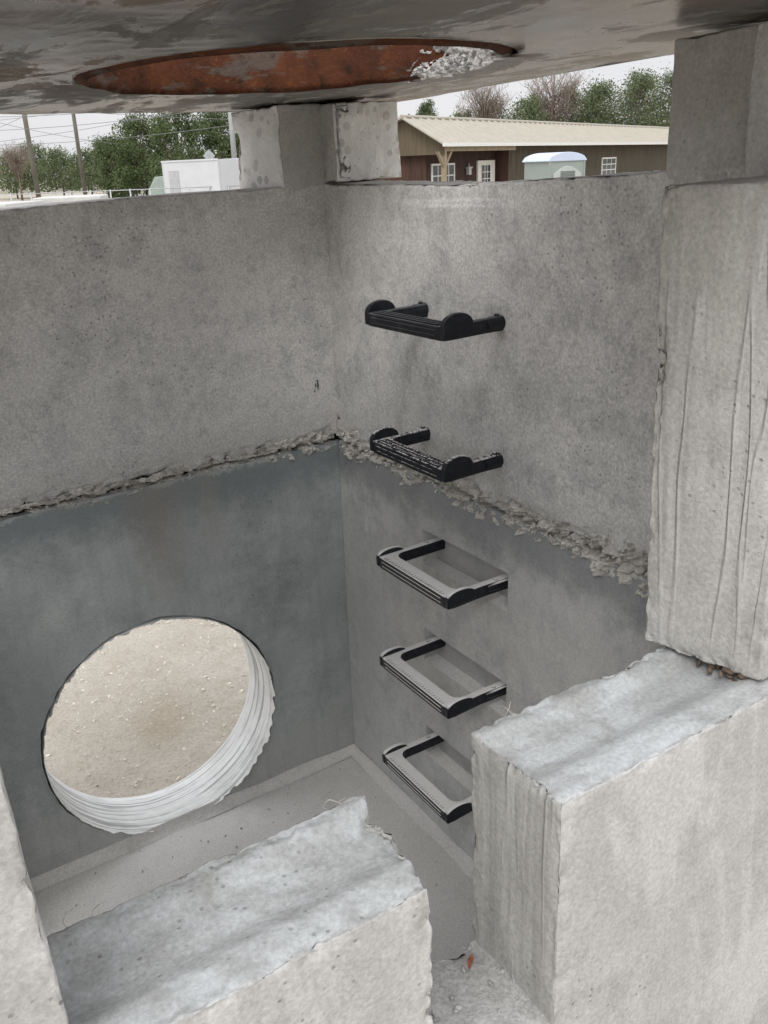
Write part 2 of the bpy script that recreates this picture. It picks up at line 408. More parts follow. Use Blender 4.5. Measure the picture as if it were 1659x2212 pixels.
def fRB(p,q):
    q=keyfn(J)(p,q)
    if p.x<-.5:
        q=q.copy(); q.x+= -.02+.03*(p.z-.6)
        if p.x<-.57:
            for yy,am in ((-1.53,.5),(-1.585,1),(-1.60,.6),(-1.645,.8),(-1.66,.5)):
                d=abs(p.y-yy-.010*sn(yy*30,0,p.z*2.5))
                if d<.007: q.x-=.0022*am*(1-d/.007)*max(0,.5+sn(yy*20,p.z*6,2)*1.5)
    return q
block(mb,(-.578,.2),(-1.705,-1.5),(-.15,J),.011,.004,.0009,.007,fn=fRB,ys=ys+tuple(-1.7+.005*i for i in range(1,40)),seed=5,matf={'+z':1,'-x':2},chipf=50,reach=.014)
block(mb,(-.82,-.55),(-1.70,-1.503),(-.15,.762),.009,.008,.005,.01,seed=8,matf={'+z':3},freq=14)
for i in range(40): chunk(mb,Vector((random.uniform(-.78,-.58),random.uniform(-1.69,-1.51),.763)),random.uniform(.002,.005),3)
o=mb.obj("wall",None,[C_NEAR,C_GROOVE,C_END,C_LEDGE]); attach(o,BASE); tag(o,"pale chipped wall with narrow notch and grooved top edge")
mb=MB(); holed(mb,(-.75,.56),.42,(-1.5,0,-.15,J),-.2,0,lambda u,v,w:Vector((-1.39+w,u,v)),amp=.003,edge=.006,nrad=14,matf=(0,0,0,0))  # unseen side wall; its big round opening is added to let light in
o=mb.obj("wall",None,[C_LR]); attach(o,BASE)
mb=MB();V=[];F=[];n=8
for i in range(n+1):
    t=i/n; w_=.0045*math.sin(math.pi*min(1,t*1.02))**.7; x=-.018+.036*t
    V+=[(x,-w_,.004+.004*math.sin(t*5)),(x,0,.001+.004*math.sin(t*5)),(x,w_,.005+.004*math.sin(t*5))]
for i in range(n):
    for k in (0,1): F.append([i*3+k,i*3+k+1,(i+1)*3+k+1,(i+1)*3+k])
mb.add(V,F); o=mb.obj("fallen_leaf",None,[simple("dry_orange_leaf",(.36,.13,.07),.6,.3,60)]); o.matrix_world=RV@Matrix.Translation((-.632,-1.550,.770))@Matrix.Rotation(math.radians(45),4,'Z'); tag(o,"small dry orange-brown leaf lying on the concrete ledge","leaf")
# ---------------------------------------------------------------- riser
def rag(p,q):
    q=q.copy()
    if p.z>RIM-.04: q.z+=.005*fr(p.x*3,p.y*3,0,3)
    return q
mb=MB()
def fUA(p,q):
    q=rag(p,q)
    if p.y<.02 and p.z<J+.12:
        fo=max(0,1-(p.z-J)/.12); q.y-=.008*fo*max(-.3,fr(p.x*12,7,p.z*34,5))
    if p.z<J+.03 and p.y<.03: q.z+=.012*max(0,fr(p.x*16,3,3,5))
    return q
LOWZ=tuple(J+.016+.0055*i for i in range(1,12))
block(mb,(-1.58,.21),(0,.2),(J+.018,RIM),.012,.005,.0018,.024,fn=fUA,seed=11,chipfn=lambda p:1 if p.z<J+.08 else .2,chipf=38,reach=.026,zs=LOWZ)
o=mb.obj("wall",None,[C_UP]); attach(o,RISER); tag(o,"mottled grey-brown upper wall with ragged lower edge")
mb=MB()
def fUB(p,q):
    q=rag(p,q)
    if p.x<.05: q.x+=xr(q.z)
    if p.z>RIM-.05: q.z-=.013*math.sin(max(0,min(1,(-p.y)/1.3))*math.pi)
    if p.x<.05 and p.z<J+.10: q.x-=.012*max(0,1-(p.z-J-.012)/.08)*(.2+fr(p.y*15,p.z*32,3,5))
    if p.z<J+.03 and p.x<.05: q.z+=.014*max(0,fr(p.y*16,3,9,5))
    return q
block(mb,(0,.205),(-1.66,.005),(J+.018,RIM-.002),.012,.005,.0018,.028,fn=fUB,seed=14,chipfn=lambda p:1 if p.z<J+.08 else .2,chipf=42,reach=.028,zs=LOWZ)
o=mb.obj("wall",None,[C_UP]); attach(o,RISER)
mb=MB()
def fJ(p,q):
    q=q.copy()
    if p.x<-.05:
        q.x+=.012*(1.5-p.z)+.001*fr(p.x,p.y*16,p.z*2,3)+.048*(-1.478-p.y)/.2
        for yy,am in ((-1.497,.6),(-1.512,1),(-1.545,.7),(-1.585,.5),(-1.632,1),(-1.642,.6)):
            d=abs(p.y-yy-.012*sn(yy*19,0,p.z*2.2)); 
            if d<.006: q.x-=.0026*am*(1-d/.006)*max(0,.4+1.4*sn(yy*9,p.z*5,1))
    if p.z<J+.04: q.z+=.005*fr(p.x*14,p.y*18,5,5)
    return q
block(mb,(-.190,.19),(-1.680,-1.478),(J+.006,RIM-.014),.011,.005,.0009,.007,fn=fJ,seed=21,matf={'-x':0,'-y':1},chipf=50,reach=.014,ys=tuple(-1.67+.005*i for i in range(1,38)))
o=mb.obj("wall",None,[C_JAMB,C_END]); attach(o,RISER); tag(o,"pale jamb of the wall opening with vertical form marks")
mb=MB(); block(mb,(-1.6,-1.224),(-1.705,-1.5),(1.158,LZ-.012),.012,.005,.0012,.008,seed=25,chipf=50,reach=.012)
o=mb.obj("wall",None,[C_NEAR]); attach(o,RISER)
mb=MB(); block(mb,(-1.6,-1.40),(-1.49,-.01),(J+.012,J+.16),.05,.01,.003,0)  # low sill only: this unseen riser side is left open to admit light
o=mb.obj("unseen_sill",None,[C_UP]); attach(o,RISER)
mb=MB()
def fP(p,q):
    q=q.copy()
    if p.x<-.04: q.x-=.045*max(0,p.y)/.22; q.x+=.006*fr(1,p.y*12,p.z*12,4)
    return q
def fP2(p,q):
    q=q.copy(); 
    if p.x<.05: q.x+=xr(q.z)
    if p.y<-.06: q.y-=.008*fr(p.x*8,1,p.z*8,4)
    return q
block(mb,(-.087,.2),(0,.215),(RIM-.03,LZ-.004),.010,.005,.002,.008,fn=fP,seed=31,matf={'-x':1})
block(mb,(0,.262),(-.08,.004),(RIM-.001,LZ-.008),.010,.005,.002,.010,fn=fP2,seed=33,matf={'-y':1})
o=mb.obj("corner_post",None,[C_POST,C_AGG]); attach(o,RISER); tag(o,"short grey post with white broken aggregate faces")
mb=MB()
block(mb,(0,.2),(-1.462,-1.272),(RIM-.03,LZ-.012),.014,.005,.001,.005,fn=lambda p,q:q+Vector((xr(q.z),0,0)) if p.x<.05 else q,seed=35)
block(mb,(.004,.19),(-1.655,-1.462),(RIM-.03,LZ-.014),.014,.005,.001,.006,seed=37,matf={'-x':1})
o=mb.obj("corner_post",None,[C_POST,C_NEAR]); attach(o,RISER)
mb=MB(); block(mb,(-1.6,-1.36),(-.1,.2),(RIM-.02,LZ-.008),.03,.006,.002,.006,seed=38); block(mb,(-1.6,-1.40),(-.2,-.005),(J+.15,RIM-.01),.05,.006,.002,.006,seed=39)
o=mb.obj("corner_post",None,[C_POST]); attach(o,RISER)
# seam
mb=MB()
bx(mb,(-1.55,.19),(.024,.19),(J-.01,J+.050),1); bx(mb,(.054,.19),(-1.65,.01),(J-.012,J+.055),1)
def strip(axis,L0,L1,ds,thick,seed,hw0):
    n=int((L1-L0)/ds); K=26;V=[];F=[]
    for i in range(n+1):
        s=L0+(L1-L0)*i/n
        ed=min(1,abs(s)/.06)
        ctr=J+.013+.007*fr(s*9,seed,0,5); hw=hw0*(.6+1.1*max(0,.4+1.2*sn(s*6,seed,2)))
        cz_=J+.006+.009*fr(s*16,seed,7,5); cw=.0030+.006*max(0,sn(s*11,seed,5)+.3)
        for k in range(K+1):
            f=-1+2*k/K; z=ctr+hw*f*1.3
            crack=math.exp(-((z-cz_)/cw)**2)
            hgt=(thick*(.14*(1-f*f)+1.15*fr(s*50,z*62,seed,6))*(.3+.7*ed))-.0035-crack*.024
            if axis=='x': V.append((s,-hgt,z))
            else: V.append((xr(z)-hgt,s,z))
    for i in range(n):
        for k in range(K): F.append([i*(K+1)+k,(i+1)*(K+1)+k,(i+1)*(K+1)+k+1,i*(K+1)+k+1])
    mb.add(V,F,0)
strip('x',-1.39,.005,.0028,.0115,1.3,.017); strip('y',-1.5,-.002,.0028,.019,4.7,.026)
for i in range(95):
    y=-1.45*random.random()-.04; w=max(0,.4+1.2*sn(y*6,4.7,2)); chunk(mb,Vector((xr(J)-.004,y,J+.008+random.gauss(.002,.014))),random.uniform(.002,.005)*(1+w*.5),0,.6)
for i in range(40):
    x=-1.34*random.random()-.04; chunk(mb,Vector((x,-.002,J+random.gauss(.010,.008))),random.uniform(.0015,.004))
o=mb.obj("mortar_joint",None,[M_MORT,M_GAP],False); attach(o,RISER); tag(o,"ragged crumbling mortar squeezed from the joint")
mb=MB()
for i in range(26): chunk(mb,Vector((random.uniform(-.165,-.06),-1.655+random.uniform(0,.09),J+random.uniform(-.010,.006))),random.uniform(.004,.008))
o=mb.obj("mortar_joint",None,[M_RM]); attach(o,RISER); tag(o,"rust-brown crumbly mortar under the jamb")
mb=MB()
def stroke(pts,w):
    V=[];F=[]
    for i,(x,z) in enumerate(pts):
        ww=w*(.6+.5*random.random()); V+=[(x-ww,-.0055,z+.001),(x+ww,-.0055,z-.001)]
    for i in range(len(pts)-1): F.append([2*i,2*i+1,2*i+3,2*i+2])
    mb.add(V,F)
stroke([(-.040,1.375),(-.0405,1.368),(-.040,1.360),(-.041,1.352),(-.0405,1.346)],.0022)
stroke([(-.047,1.366),(-.049,1.362),(-.050,1.357),(-.045,1.358),(-.041,1.357)],.0015)
stroke([(-.051,1.347),(-.053,1.343),(-.055,1.340)],.0016); stroke([(-.045,1.374),(-.042,1.3745),(-.039,1.376)],.0015)
o=mb.obj("paint_mark",None,[M_GAP],False); attach(o,RISER); tag(o,"small black paint mark near the corner")
# ---------------------------------------------------------------- lid
LC=(-.40,-.765); LR=.408
mb=MB()
holed(mb,LC,LR,(-1.75,.375,-1.85,.30),0,.2,lambda u,v,w:Vector((u,v,LZ+w)),amp=.004,edge=.010,nrad=60,matf=(0,0,1,0),freq=3,seed=4)
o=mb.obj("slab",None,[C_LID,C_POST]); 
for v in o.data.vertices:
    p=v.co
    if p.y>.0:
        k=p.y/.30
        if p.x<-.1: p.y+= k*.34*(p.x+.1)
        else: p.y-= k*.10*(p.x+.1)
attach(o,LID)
mb=MB();V=[];F=[];NA=200
prof=[(.405,.03),(.401,.012),(.387,.006),(.383,.02),(.385,.06),(.388,.10),(.390,.16),(.391,.22),(.413,.221)]
for i in range(NA):
    t=2*math.pi*i/NA
    for k,(r_,z_) in enumerate(prof):
        r2=r_+.0035*fr(math.cos(t)*7,math.sin(t)*7,k,4); V.append((LC[0]+math.cos(t)*r2,LC[1]+math.sin(t)*r2,LZ+z_-.012+.004*sn(math.cos(t)*4,math.sin(t)*4,0)))
K=len(prof)
for i in range(NA):
    j=(i+1)%NA
    for k in range(K-1): F.append([i*K+k,i*K+k+1,j*K+k+1,j*K+k])
mb.add(V,F); o=mb.obj("manhole_ring",None,[M_RUST]); attach(o,LID); tag(o,"round rusty iron manhole ring")
# crumbled concrete patch covering part of the ring
mb=MB();V=[];F=[];N1,N2=190,44
for i in range(N1+1):
    a_=-46+70*i/N1; t=math.radians(a_)
    for k in range(N2+1):
        f=k/N2; z=LZ-.014+.15*f
        m_=1-((a_+13)/33)**2-(f*1.05)**2+.75*fr(a_*.13,f*5,2,5)
        th=.022*max(0,min(1,m_*1.6))+.014*fr(i*.13,k*.20,3,6)*max(0,min(1,m_*2))-.006*(1 if m_<0 else 0)-.003
        rr=.388-th if k>0 else .425
        V.append((LC[0]+math.cos(t)*rr,LC[1]+math.sin(t)*rr,z+.003*fr(i*.1,k*.2,8,4)))
for i in range(N1):
    for k in range(N2): F.append([i*(N2+1)+k,i*(N2+1)+k+1,(i+1)*(N2+1)+k+1,(i+1)*(N2+1)+k])
mb.add(V,F)
o=mb.obj("broken_edge",None,[C_POST],False); attach(o,LID); tag(o,"crumbled grey concrete at the edge of the opening")
mb=MB();V=[];F=[];N1,N2=90,18
for i in range(N1+1):
    for k in range(N2+1):
        t=math.radians(-14+34*i/N1); rr=.358-.012*k/N2
        z=LZ-.002+.032*k/N2*(.7+.5*sn(i*.06,2,0))+.006*fr(i*.11,k*.22,1,5)
        rr+=.008*fr(i*.14,k*.25,5,5)
        V.append((LC[0]+math.cos(t)*rr,LC[1]+math.sin(t)*rr,z))
for i in range(N1):
    for k in range(N2):
        if fr(i*.10,k*.2,9,3)>.12: F.append([i*(N2+1)+k,i*(N2+1)+k+1,(i+1)*(N2+1)+k+1,(i+1)*(N2+1)+k])
mb.add(V,F); o=mb.obj("torn_plastic_sheet",None,[M_DEBRIS],True); attach(o,LID); tag(o,"crumpled pale torn plastic stuck in the opening edge")
# ---------------------------------------------------------------- ladder steps
HWS=.168
def step_body():
    mb=MB(); hw=HWS;dp=.17;lw=.027;bw=.044;rf=.028;H=.032
    P=[(.055,hw-.002),(-.06,hw-.005),(-dp+.02,hw),(-dp+.004,hw-.004),(-dp,hw-.02),(-dp,-hw+.02),(-dp+.004,-hw+.004),(-dp+.02,-hw),(-.06,-hw+.005),(.055,-hw+.002),(.055,-hw+lw)]
    P.append((-.05,-hw+lw+.001))
    for i in range(6):
        t=i/5*math.pi/2; P.append((-dp+bw+rf-rf*math.sin(t),-hw+lw+rf-rf*math.cos(t)))
    for i in range(6):
        t=i/5*math.pi/2; P.append((-dp+bw+rf-rf*math.cos(t),hw-lw-rf+rf*math.sin(t)))
    P.append((-.05,hw-lw-.001));P.append((.055,hw-lw))
    n=len(P)
    V=[Vector((x,y,z)) for z in (-H+.014,.014) for x,y in P]
    mb.add(V,[list(range(n))[::-1],list(range(n,2*n))]+[[i,(i+1)%n,n+(i+1)%n,n+i] for i in range(n)])
    return mb
def make_step(mat,wallx,yc,z,owner,label,dusty):
    e=bpy.data.objects.new("ladder_step",None); COL.objects.link(e); e.parent=owner
    e.matrix_parent_inverse=Matrix.Translation(-Vector(owner["vb"])); e.matrix_basis=Matrix.Translation((wallx,yc,z)); e.empty_display_size=.05
    e["label"]=label
    step_body().obj("tread",e,[mat],smooth=False,recalc=True,bevel=.0035)
    mb=MB(); hw=HWS
    for r_ in range(3):
        for i in range(26):
            y=-hw+.035+(2*hw-.07)*i/25+(.003 if r_%2 else 0); x=-.17+.009+r_*.0125
            if dusty and r_>0: continue
            bx(mb,(x-.004,x+.004),(y-.0036,y+.0036),(.0135,.0175 if not dusty else .0155))
    for zz in (-.008,.004): bx(mb,(-.1722,-.169),(-hw+.03,hw-.03),(zz-.0015,zz+.0015))
    mb.obj("tread_grip",e,[mat],smooth=False,bevel=.0008)
    for sgn in (-1,1):
        mb=MB();V=[];F=[];n=18;yc_=sgn*(hw-.006);hh=.034 if not dusty else .022
        for yy in (yc_-.0075,yc_+.0075):
            for i in range(n+1):
                t=math.pi*i/n
                V.append(Vector((-.171+.043-.043*math.cos(t),yy,.006+(hh)*math.sin(t)**.8)))
            V.append(Vector((-.085,yy,-.012)));V.append(Vector((-.171,yy,-.016)))
        m=n+3
        F=[list(range(m)),list(range(m,2*m))[::-1]]+[[i,m+i,m+(i+1)%m,(i+1)%m] for i in range(m)]
        mb.add(V,F); mb.obj("side_guard",e,[mat],smooth=False,recalc=True,bevel=.004)
        mb=MB(); tube(mb,[(-.045,sgn*(hw-.0135),0),(-.03,sgn*(hw-.0135),0),(.0,sgn*(hw-.0135),0),(.055,sgn*(hw-.0135),0)],[.0135,.0165,.0175,.0175] if not dusty else [.012,.0145,.0155,.0155],14)
        tube(mb,[(-.012,sgn*(hw-.0135),.010),(-.012,sgn*(hw-.0135),.021 if not dusty else .016)],[.008,.006],10)
        mb.obj("leg_socket",e,[mat],smooth=False,recalc=True,bevel=.002)
    return e
for i,z in enumerate(STEPZ):
    yc=(-.667,-.666,-.669,-.664,-.657)[i]
    if i<2: make_step((M_PL,M_PLS)[i],xr(z),yc,z,RISER,("black plastic ladder step with ribbed tread set in wall","black plastic ladder step speckled with pale mortar")[i],False)
    else: make_step(M_PLD,xr(z)+.004,yc,z,BASE,"black plastic ladder step coated with pale dust",True)
def fibre(c):
    mb=MB(); p=Vector(c); d=Vector((random.uniform(-1,1),random.uniform(-.5,.5),random.uniform(.5,1.4))).normalized()*random.uniform(.018,.032)
    k=Vector((random.uniform(-1,1),random.uniform(-1,1),random.uniform(-1,1)))*.012
    tube(mb,[p-d*.2,p+d*.35+k,p+d*.8+k*.8,p+d],.00045,4)
    o=mb.obj("loose_fibre",None,[M_FIBER]); attach(o,BASE)
for c in ((-.83,-1.508,1.147),(-.80,-1.51,1.147),(-.815,-1.505,1.147),(-.52,-1.505,1.166),(-.505,-1.503,1.166),(-.49,-1.505,1.166),(-1.16,-1.505,1.147),(-1.19,-1.505,1.147)): fibre(c)
mb=MB()
for i in range(110):
    x=random.uniform(-1.2,-.1); y=random.uniform(-.8,-.04); chunk(mb,Vector((x,y,.003)),random.uniform(.0015,.004))
chunk(mb,Vector((-.72,-.40,.008)),.013); chunk(mb,Vector((-.70,-.415,.006)),.009)
o=mb.obj("concrete_crumbs",None,[M_MORT]); o.matrix_world=RV; tag(o,"small grey crumbs scattered on the vault floor","debris",kind="stuff")
# ---------------------------------------------------------------- ground
def groundmat():
    s=NT("sandy_gravel_ground")
    a=s.noise(1.6,5,.65); b_=s.noise(14,6,.75); c_=s.noise(70,4,.8); far=s.noise(.05,3,.6)
    c=s.mix(s.rng(a,.35,.65),(.60,.545,.455),(.70,.655,.575)); c=s.mix(s.rng(b_,.48,.70,0,.6),c,(.49,.43,.34)); c=s.mix(s.rng(c_,.48,.68,0,.6),c,(.38,.33,.27))
    X=s.xyz(); dx=s.math('MULTIPLY',s.math('ADD',X[0],.50),1.0); dy=s.math('MULTIPLY',s.math('SUBTRACT',X[1],.82),.8)
    d=s.math('SQRT',s.math('ADD',s.math('MULTIPLY',dx,dx),s.math('MULTIPLY',dy,dy)),0); d2=s.math('ADD',d,s.math('MULTIPLY',s.math('SUBTRACT',b_,.5),.35))
    c=s.mix(s.rng(d2,.03,.20,.45,0,True),c,(.40,.32,.21))
    st=s.rng(s.vor(38),.12,.22,1,0); c=s.mix(s.math('MULTIPLY',st,.4),c,(.78,.75,.69))
    c=s.mix(s.rng(d,5,22,0,.75,True),c,(.30,.275,.225))
    c=s.mix(s.rng(far,.5,.65,0,.5),c,(.26,.25,.16))
    return s.fin(c,.95,s.bump(s.math('ADD',b_,s.math('MULTIPLY',c_,.5)),1,.035))
M_GR=groundmat()
mb=MB();V=[];F=[]
def graded(c):
    out=[];x=0;st=.022
    while x<1500:
        out.append(x); x+=st
        if x>1.4: st*=1.18
    return sorted([c-q for q in out[1:]]+[c+q for q in out])
gx=graded(-.2);gy=graded(1.2)
for x in gx:
    for y in gy:
        d=math.hypot(x,y-1.3); w=max(0,1-d/5)
        V.append((x,y,GZ+w*(.012*fr(x*2,y*2,0,4)+.010*fr(x*16,y*16,0,6)) if w>0 else GZ))
n=len(gy)
for i in range(len(gx)-1):
    for k in range(n-1): F.append([i*n+k,(i+1)*n+k,(i+1)*n+k+1,i*n+k+1])
mb.add(V,F); g=mb.obj("ground",None,[M_GR]); g["kind"]="structure"; g["label"]="pale sandy gravel yard ground"
mb=MB()
M_PEB=simple("pale_pebble",(.66,.61,.53),.9,.2,20)
for i in range(1900):
    x=random.uniform(-1.4,1.0);y=random.uniform(.3,2.4); s=random.choice([.003,.003,.004,.004,.005,.006,.008])
    chunk(mb,Vector((x,y,GZ-.001+.009*fr(x*16,y*16,0,6)+.011*fr(x*2,y*2,0,4))),s*random.uniform(.7,1.3))
o=mb.obj("gravel",None,[M_PEB]); tag(o,"loose pale pebbles on the sandy yard","gravel",kind="stuff")
# ---------------------------------------------------------------- background (yard frame: x right, y away)
def bgm(X,D,rot=0,z=0): return BG@Matrix.Translation((X,D,z))@Matrix.Rotation(rot,4,'Z')
def woodm(name,c,planks=5.0):
    s=NT(name); w=s.n('ShaderNodeTexWave',wave_type='BANDS',bands_direction='X'); w.inputs['Scale'].default_value=planks; w.inputs['Distortion'].default_value=.15
    s.l(s.tc.outputs['Object'],w.inputs[0]); n=s.noise(1,4,.7,vec=s.co((9,9,.7)))
    col=s.mix(s.rng(n,.3,.7),tuple(x*.5 for x in c),tuple(x*1.5 for x in c)); col=s.mix(s.rng(w.outputs[1],0,.12,.75,0),col,tuple(x*.25 for x in c))
    return s.fin(col,.85,s.bump(w.outputs[1],.5,.03))
M_SID=woodm("board_siding_weathered",(.088,.070,.045)); M_RED=woodm("shaded_porch_wall",(.060,.030,.020)); M_PINE=woodm("pine_gable_boards",(.27,.215,.14),6)  # porch wall is red-brown, darkened to paint in the shade under the porch
M_TIM=simple("pine_timber",(.32,.255,.17),.8,.25,6,streak=True); M_WHT=simple("white_paint",(.78,.78,.75),.5,.05)
M_ROOF=simple("cream_metal_roof",(.37,.345,.285),.5,.08,3); M_GLS=simple("dark_window_glass",(.05,.06,.07),.08,.2,3)
e_ax=math.atan2(.8393,.5436)
H=empty("porch_house",bgm(3.13,35,e_ax),"long wooden house with cream metal roof and porch","house")
def rigid(o,pr): o.parent=pr; return o
LH=38
mb=MB(); bx(mb,(6.5,LH),(.35,.55),(0,2.72)); bx(mb,(LH-.2,LH),(.56,5.2),(0,2.72)); bx(mb,(.3,LH),(5.21,5.4),(0,2.72))
rigid(mb.obj("wall",None,[M_SID],False),H)
mb=MB(); bx(mb,(.3,6.7),(.95,1.1),(0,2.72)); bx(mb,(.3,.45),(1.11,5.2),(0,2.72)); bx(mb,(6.48,6.5),(.36,.95),(0,2.72))
rigid(mb.obj("porch_wall",None,[M_RED],False),H)
mb=MB(); mb.add([(0,0,2.40),(0,0,2.70),(0,1.57,3.60),(0,5.4,2.70),(0,5.4,2.40),(.08,0,2.40),(.08,0,2.70),(.08,1.57,3.60),(.08,5.4,2.70),(.08,5.4,2.40)],[(0,1,2,3,4),(5,9,8,7,6),(0,5,6,1),(1,6,7,2),(2,7,8,3),(3,8,9,4),(0,4,9,5)])
rigid(mb.obj("gable",None,[M_PINE],False),H)
mb=MB()
def roofpl(y0,z0,y1,z1,th=.05):
    n=int((LH+.8)/.6)
    mb.add([(-.35,y0,z0),(LH+.4,y0,z0),(LH+.4,y1,z1),(-.35,y1,z1),(-.35,y0,z0+th),(LH+.4,y0,z0+th),(LH+.4,y1,z1+th),(-.35,y1,z1+th)],[(0,3,2,1),(0,1,5,4),(0,4,7,3),(1,2,6,5),(4,5,6,7)])
    for i in range(n+1):
        x=-.34+.6*i; r0=.05; h=.07
        mb.add([(x,y0,z0+th),(x+r0*2,y0,z0+th),(x+r0,y0,z0+th+h),(x,y1,z1+th),(x+r0*2,y1,z1+th),(x+r0,y1,z1+th+h)],[(0,1,2),(3,5,4),(0,2,5,3),(1,4,5,2)])
roofpl(-.12,2.72,1.57,3.66); roofpl(5.8,2.6,1.57,3.66)
tube(mb,[(-.37,1.57,3.74),(LH+.42,1.57,3.74)],.07,8)
rigid(mb.obj("roof",None,[M_ROOF],False),H)
mb=MB(); bx(mb,(-.36,LH+.4),(-.15,-.125),(2.66,2.79)); rigid(mb.obj("fascia",None,[M_WHT],False),H)
mb=MB(); bx(mb,(.09,6.5),(.02,.18),(2.5,2.715)); rigid(mb.obj("porch_beam",None,[M_TIM],False),H)
x=.08
mb=MB(); bx(mb,(x,x+.16),(.02,.18),(0,2.5))
for sg in (-1,1):
    mb.add([(x+.08+sg*.08,.05,1.95),(x+.08+sg*.08,.15,1.95),(x+.08+sg*.6,.15,2.5),(x+.08+sg*.6,.05,2.5),(x+.08+sg*.08,.05,2.12),(x+.08+sg*.08,.15,2.12),(x+.08+sg*.46,.15,2.5),(x+.08+sg*.46,.05,2.5)],[(0,1,2,3),(4,7,6,5),(0,3,7,4),(1,5,6,2)])
rigid(mb.obj("porch_post",None,[M_TIM],False),H)
def window(x0,x1,z0,z1,yf,cols,rows):
    w=bpy.data.objects.new("window",None); COL.objects.link(w); w.parent=H
    mb=MB(); bx(mb,(x0,x1),(yf-.03,yf-.01),(z0,z1)); rigid(mb.obj("pane",None,[M_GLS],False),w)
    mb=MB();t=.07
    bx(mb,(x0-t,x0),(yf-.06,yf-.005),(z0-t,z1+t));bx(mb,(x1,x1+t),(yf-.06,yf-.005),(z0-t,z1+t));bx(mb,(x0,x1),(yf-.06,yf-.005),(z0-t,z0));bx(mb,(x0,x1),(yf-.06,yf-.005),(z1,z1+t))
    for i in range(1,cols):
        x=x0+(x1-x0)*i/cols; bx(mb,(x-.02,x+.02),(yf-.045,yf-.031),(z0,z1))
    for i in range(1,rows):
        z=z0+(z1-z0)*i/rows; bx(mb,(x0,x1),(yf-.052,yf-.046),(z-.02,z+.02))
    rigid(mb.obj("frame",None,[M_WHT],False),w)
window(.75,2.5,.9,2.02,.95,4,3); window(18.6,20.8,1.15,1.98,.35,3,3)
d=bpy.data.objects.new("door",None); COL.objects.link(d); d.parent=H
mb=MB(); bx(mb,(4.6,6.25),(.87,.94),(0,2.14)); rigid(mb.obj("frame",None,[simple("cream_door_paint",(.80,.77,.70),.5)],False),d)
mb=MB(); bx(mb,(4.95,5.75),(.855,.865),(.9,1.95)); rigid(mb.obj("pane",None,[M_GLS],False),d)
mb=MB()
for i in (1,2): bx(mb,(4.95+.8*i/3-.02,4.95+.8*i/3+.02),(.845,.852),(.9,1.95))
for i in (1,2,3): bx(mb,(4.95,5.75),(.836,.842),(.9+1.05*i/4-.015,.9+1.05*i/4+.015))
rigid(mb.obj("muntin",None,[M_WHT],False),d)
mb=MB(); bx(mb,(3.62,3.86),(.80,.92),(1.62,1.86)); bx(mb,(3.56,3.92),(.78,.93),(1.86,1.92)); tube(mb,[(3.74,.86,1.92),(3.74,.86,2.05)],[.05,.01],6)
rigid(mb.obj("lantern",None,[simple("grey_lantern",(.45,.44,.42),.4)],False),H)
# portable toilet
M_TB=simple("grey_green_plastic",(.28,.32,.30),.5,.06,2); M_TW=simple("translucent_white_plastic",(.52,.59,.72),.4,.05,3); M_TD=simple("dark_grey_plastic",(.12,.145,.135),.5,.08)
T=empty("portable_toilet",bgm(4.5,22,math.radians(24)),"grey-green portable toilet with pale domed roof","portable toilet")
mb=MB(); bx(mb,(-.48,.48),(-.5,.5),(.12,2.08)); bx(mb,(-.54,.54),(-.56,.56),(0,.12))
for sx in (-.5,.46): bx(mb,(sx,sx+.04),(-.52,-.48),(.12,2.08))
for i in range(7): bx(mb,(.481,.50),(-.36+i*.11,-.30+i*.11),(.2,1.6))
rigid(mb.obj("body",None,[M_TB],False,bevel=.015),T)
mb=MB();V=[];F=[];N=14
for yy in (-.53,.53):
    V.append((-.53,yy,2.07))
    for i in range(N+1):
        t=i/N; V.append((-.53+1.06*t,yy,2.09+.17*math.sin(math.pi*t)**.5))
    V.append((.53,yy,2.07))
m=N+3
F=[list(range(m)),list(range(m,2*m))[::-1]]+[[i,m+i,m+(i+1)%m,(i+1)%m] for i in range(m)]
mb.add(V,F); rigid(mb.obj("roof",None,[M_TW],False,recalc=True,bevel=.03),T)
mb=MB();N=12
out=[(-.38,.2)]+[(-.38,1.80)]+[(-.38+.76*i/N,1.80+.17*math.sin(math.pi*i/N)) for i in range(1,N)]+[(.38,1.80),(.38,.2)]
V=[(x,yy,z) for yy in (-.535,-.501) for x,z in out];m=len(out)
mb.add(V,[list(range(m)),list(range(m,2*m))[::-1]]+[[i,m+i,m+(i+1)%m,(i+1)%m] for i in range(m)])
rigid(mb.obj("door",None,[simple("light_grey_plastic",(.42,.45,.43),.5,.05)],False,recalc=True,bevel=.01),T)
mb=MB()
for i in range(5): bx(mb,(-.20,.20),(-.545,-.536),(1.84-i*.03,1.855-i*.03))
rigid(mb.obj("door_vent",None,[M_TD],False),T)
mb=MB()
for i in range(6): bx(mb,(.501,.525),(-.40,.40),(1.68+i*.062,1.715+i*.062))
rigid(mb.obj("side_vent",None,[M_TD],False),T)
